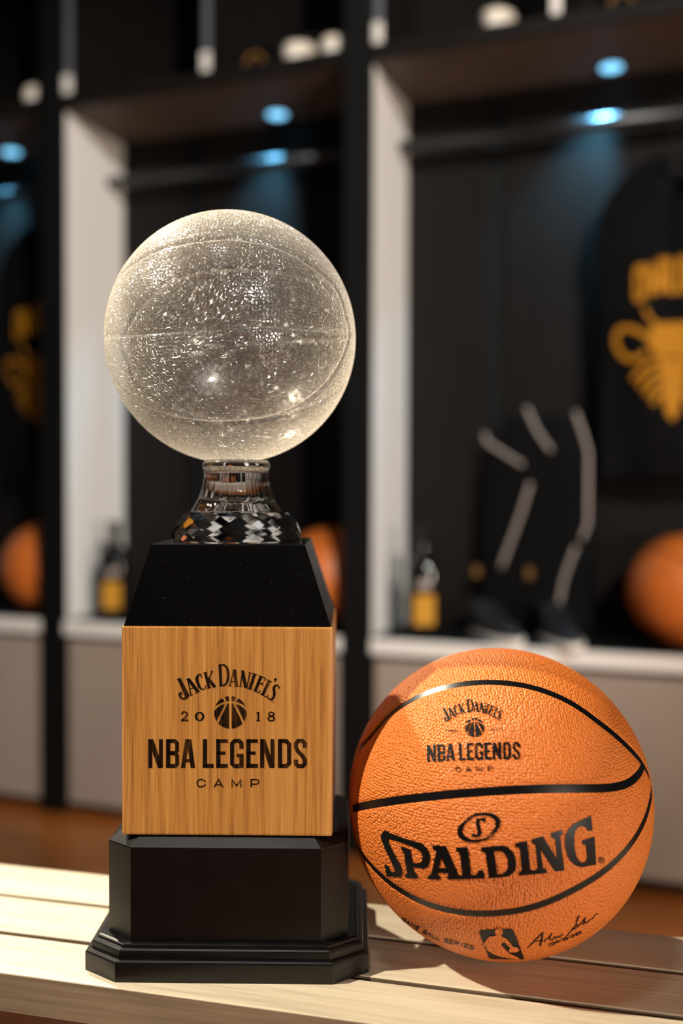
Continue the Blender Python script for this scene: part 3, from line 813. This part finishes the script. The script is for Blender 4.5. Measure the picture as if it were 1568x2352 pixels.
bt = [b0, copy_tree(b0)]
for b, i, lab in ((bt[0], 0, 'black bottle with gold label on the middle locker seat, left of the trophy'), (bt[1], 2, 'black bottle with gold label on the right locker seat, above the big basketball')):
    b.matrix_world = bay(i, 0.100, 0.070, SEAT, 0.35)
    tag(b, lab, 'bottle', 'bottles on the locker seats')

# sleeveless jerseys on hangers
def make_jersey():
    root = empty('jersey', Matrix.Identity(4))          # origin at the rail height, hanging down, front towards -Y
    half = [(0.05, -.115), (.055, -.100), (.060, -.100), (.115, -.130), (.158, -.175), (.176, -.230), (.182, -.310), (.166, -.325), (.166, -.50), (.168, -.65), (.170, -.80)]
    neck = [(.050, -.115), (.042, -.16), (.025, -.195), (.0, -.205)]
    rows, nz = [], 26
    def width(z):
        for (a, b), (c, d) in zip(half[2:], half[3:]):
            if d <= z <= b: return a + (c - a) * (b - z) / (b - d)
        return half[-1][0] if z < -.8 else half[2][0]
    def inner(z):
        for (a, b), (c, d) in zip(neck, neck[1:]):
            if d <= z <= b: return a + (c - a) * (b - z) / (b - d)
        return 0.0
    def ydepth(x, z):
        return -.012 - .010 * math.cos(x * 9) - .006 * math.sin(x * 34 + z * 5) * min(1, (-z - .1) * 2) - .03 * max(0, 1 - abs(z + .40) / .4)
    bm = bmesh.new()
    zs = [-.10 - .70 * i / nz for i in range(nz + 1)]
    nx = 24
    for side in (1, -1):                                 # front and back sheets
        grid = []
        for z in zs:
            w_, n_ = width(z), (inner(z) if side == 1 else max(0, inner(max(z, -.16)) if z > -.14 else 0))
            row = []
            for s in (-1, 1):
                for j in range(nx + 1):
                    t = j / nx
                    x = s * (n_ + (w_ - n_) * t)
                    row.append(bm.verts.new((x, ydepth(x, z) if side == 1 else .022 + .004 * math.sin(x * 30), z)))
            grid.append(row)
        for a, b in zip(grid, grid[1:]):
            for o_ in (0, nx + 1):
                for j in range(nx):
                    bm.faces.new((a[o_ + j], a[o_ + j + 1], b[o_ + j + 1], b[o_ + j]))
    o = mesh_obj('cloth', bm, M['cloth'], root, True)
    md = o.modifiers.new('thick', 'SOLIDIFY'); md.thickness = .0025
    def put(x, y): return Vector((x, ydepth(x, y - .03) - .004, y - .03))
    k = Ink(); write(k, 'CHARLOTTE', (-.085, -.382), (.088, -.382), .070, .0095, (0, 1), .018)
    ink_object('team_lettering', k.faces, put, M['gold'], root, .02)
    k = Ink()                                            # a winged gold crest
    k.poly([(-.045, -.43), (.045, -.43), (.058, -.47), (.040, -.50), (-.040, -.50), (-.058, -.47)])
    for s in (-1, 1):
        k.stroke(curve([(s * .05, -.462), (s * .09, -.440), (s * .122, -.438), (s * .132, -.462), (s * .118, -.492), (s * .09, -.505), (s * .06, -.49)]), .012)
        k.stroke(curve([(s * .04, -.43), (s * .055, -.415), (s * .065, -.395)]), .008)
        for q in range(4):
            k.stroke(curve([(s * .015, -.505 - q * .024), (s * (.060 - q * .008), -.520 - q * .022), (s * (.092 - q * .016), -.548 - q * .018)]), .012)
    k.poly([(-.022, -.59), (.022, -.59), (.012, -.625), (0, -.64), (-.012, -.625)])
    k.poly([(-.03, -.505), (.03, -.505), (.02, -.59), (-.02, -.59)])
    ink_object('gold_crest', k.faces, put, M['gold'], root, .02)
    bm = bmesh.new()
    tube(bm, curve([(.0, 0, -.02), (.014, 0, .002), (.010, 0, .0165), (0, 0, .0175), (-.012, 0, .013)], 6), .0022)
    tube(bm, [(0, 0, -.02), (0, 0, -.085)], .0022)
    tube(bm, curve([(-.10, 0.004, -.118), (-.04, 0.004, -.10), (0, 0.004, -.085), (.04, 0.004, -.10), (.10, 0.004, -.118)], 4), .005)
    mesh_obj('hanger', bm, M['frame'], root, True)
    return root
j0 = make_jersey()
js = [j0, copy_tree(j0)]
JL = {1: 'black team shirt with gold crest hanging in the left locker', 2: 'black team shirt with gold lettering and crest in the right locker'}
for j, i in zip(js, (1, 2)):
    j.matrix_world = bay(i, 0.628, 0.20, 1.6375) @ Matrix.Diagonal((0.90, 1, 1, 1))
    tag(j, JL[i], 'jersey', 'jerseys on the locker rails')

# bag with pale piping on the seat of the right locker
bagm = bay(2, 0.330, 0.228, SEAT)
bag = tag(empty('sports_bag', bagm), 'upright black bag with pale curved piping in the right locker', 'bag')
bm = bmesh.new()
rings = []
for i in range(15):
    t = i / 14
    z = t * .50
    hw = .135 * (1 - .06 * t) * (1 - max(0, t - .72) ** 2 * 6.5) * (.96 if i == 0 else 1)
    hd = .034 * (1 - .35 * t) * (.96 if i == 0 else 1)
    rings.append([Vector((hw * math.copysign(abs(math.cos(a)) ** .55, math.cos(a)), hd * math.copysign(abs(math.sin(a)) ** .6, math.sin(a)), z)) for a in [2 * math.pi * q / 32 for q in range(32)]])
loft(bm, rings)
mesh_obj('bag_body', bm, M['cloth'], bag, True)
BGN = LOCKM.to_3x3() @ Vector((0, -1, 0))
bi = bagm.inverted()
for pts in ([(1320, 945), (1345, 1020), (1365, 1110), (1357, 1180), (1335, 1240)], [(1322, 1255), (1295, 1330), (1282, 1400)], [(1217, 1110), (1192, 1190), (1150, 1305)], [(1088, 995), (1140, 1030), (1200, 1068)], [(1208, 935), (1230, 985), (1265, 1035)]):
    P3 = []
    for x, y in curve(pts, 5):
        q = bi @ on_plane(x, y, bagm @ Vector((0, -.03, 0)), BGN)
        q.y = -.034 * (1 - .35 * max(0, min(1, q.z / .5))) - .003
        q.x = max(-.118, min(.118, q.x))
        P3.append(q)
    bm = bmesh.new(); tube(bm, P3, .0052, 6)
    mesh_obj('piping', M and bm, M['piping'], bag, True)
for x, y in ((1096, 1312), (1216, 1316)):
    q = bi @ on_plane(x, y, bagm @ Vector((0, -.03, 0)), BGN)
    bm = bmesh.new(); box(bm, q.x - .008, q.x + .008, -.040, -.034, q.z - .012, q.z + .012, .002)
    mesh_obj('zip_pull', bm, M['old_gold'], bag)

# sneakers: one on each side in front of the bag, and pairs on the upper shelves
def make_sneaker(upper, toe=None):
    root = empty('sneaker', Matrix.Identity(4))          # toe towards -Y
    def out(sc, z, lift=0.0):
        pts = []
        for i in range(28):
            a = 2 * math.pi * i / 28
            x, y = .042 * math.cos(a), .135 * math.sin(a)
            x *= (1.0 + .12 * math.sin(-a)) * sc
            pts.append(Vector((x, y * sc, z)))
        return pts
    bm = bmesh.new(); loft(bm, [out(.97, 0), out(1.0, .004), out(1.0, .020), out(.97, .024)])
    mesh_obj('sole', bm, M['white'], root, True)
    bm = bmesh.new()
    rings = []
    for z, y0, y1, hw in ((.0242, -.128, .128, .039), (.045, -.118, .128, .038), (.060, -.085, .127, .035), (.078, -.03, .126, .032), (.100, .03, .125, .030), (.112, .045, .124, .029)):
        rings.append([Vector((hw * math.cos(a), (y0 + y1) / 2 + (y1 - y0) / 2 * math.sin(a), z)) for a in [2 * math.pi * q / 24 for q in range(24)]])
    loft(bm, rings)
    mesh_obj('upper', bm, upper, root, True)
    if toe:
        bm = bmesh.new()
        rings = []
        for z, y0, y1, hw in ((.0243, -.132, -.060, .0405), (.036, -.129, -.060, .0400), (.047, -.119, -.060, .0385), (.055, -.100, -.062, .034)):
            rings.append([Vector((hw * math.cos(a), y1 + (y1 - y0) * math.sin(a), z)) for a in [-math.pi * q / 16 for q in range(17)]])
        loft(bm, rings)
        mesh_obj('toe_cap', bm, toe, root, True)
    bm = bmesh.new()
    for q in range(4):
        y = -.07 + q * .024; z = .066 + q * .012
        tube(bm, [(-.026, y, z), (0, y - .004, z + .006), (.026, y, z)], .003, 6)
    mesh_obj('laces', bm, M['frame'], root, True)
    return root
M['shoe_black'] = new_mat('black_shoe_mesh', (0.012, 0.012, 0.014), 0.6)[0]
M['shoe_white'] = new_mat('white_glossy_shoe', (0.78, 0.70, 0.58), 0.25)[0]
s0 = make_sneaker(M['shoe_black'])
s1 = copy_tree(s0)
SH = Matrix.Diagonal((0.92, 0.90, 0.70, 1))
s0.matrix_world = bay(2, .262, .088, SEAT, 0.62) @ SH; s1.matrix_world = bay(2, .405, .078, SEAT, 0.40) @ SH
tag(s0, 'black sneaker with pale sole in front of the bag, on the bottle side', 'sneaker', 'black sneakers on the right locker seat')
tag(s1, 'black sneaker with pale sole in front of the bag, on the jersey side', 'sneaker', 'black sneakers on the right locker seat')
w0 = make_sneaker(M['shoe_black'], M['shoe_white'])
spots_ = [(0, .610, 'white-toed sneaker on the middle locker top shelf, left one of its pair'), (0, .703, 'white-toed sneaker on the middle locker top shelf, right one of its pair'),
          (2, .262, 'white-toed sneaker on the right locker top shelf'), (1, .70, 'white-toed sneaker on the left locker top shelf')]
for n, (i, u, lab) in enumerate(spots_):
    s = w0 if n == 0 else copy_tree(w0)
    s.matrix_world = bay(i, u, .138, 1.7985, 0.0)
    tag(s, lab, 'sneaker', 'white-toed sneakers on the top shelves')
# caps with a gold front badge on the top shelves
def make_cap():
    root = empty('cap', Matrix.Identity(4))
    bm = bmesh.new(); lathe(bm, [(.085, 0), (.088, .03), (.082, .07), (.062, .10), (.03, .115), (.004, .119)], 28)
    mesh_obj('crown', bm, M['cloth'], root, True)
    bm = bmesh.new()
    top, n = [], 16
    outer = [Vector((.080 * math.cos(a), -.045 - .085 * math.sin(a), .004)) for a in [math.pi * q / n for q in range(n + 1)]]
    inn = [Vector((.080 * math.cos(a), -.030 - .055 * math.sin(a), .014)) for a in [math.pi * q / n for q in range(n + 1)]]
    vo = [bm.verts.new(p) for p in outer]; vi = [bm.verts.new(p) for p in inn]
    for q in range(n): bm.faces.new((vi[q], vi[q + 1], vo[q + 1], vo[q]))
    o = mesh_obj('brim', bm, M['cloth'], root, True); md = o.modifiers.new('thick', 'SOLIDIFY'); md.thickness = .003
    bm = bmesh.new(); tube(bm, curve([(-.03, -.088, .035), (-.02, -.088, .062), (0, -.086, .070), (.02, -.088, .062), (.03, -.088, .035)], 4), .006, 6)
    mesh_obj('badge', bm, M['old_gold'], root, True)
    return root
c0 = make_cap(); c1 = copy_tree(c0)
CS = Matrix.Diagonal((0.84, 0.84, 0.9, 1))
c0.matrix_world = bay(0, .484, .160, 1.7985) @ CS; c1.matrix_world = bay(2, .52, .160, 1.7985) @ CS
tag(c0, 'black cap with gold badge on the middle locker top shelf', 'cap', 'caps on the top shelves')
tag(c1, 'black cap with gold badge on the right locker top shelf', 'cap', 'caps on the top shelves')
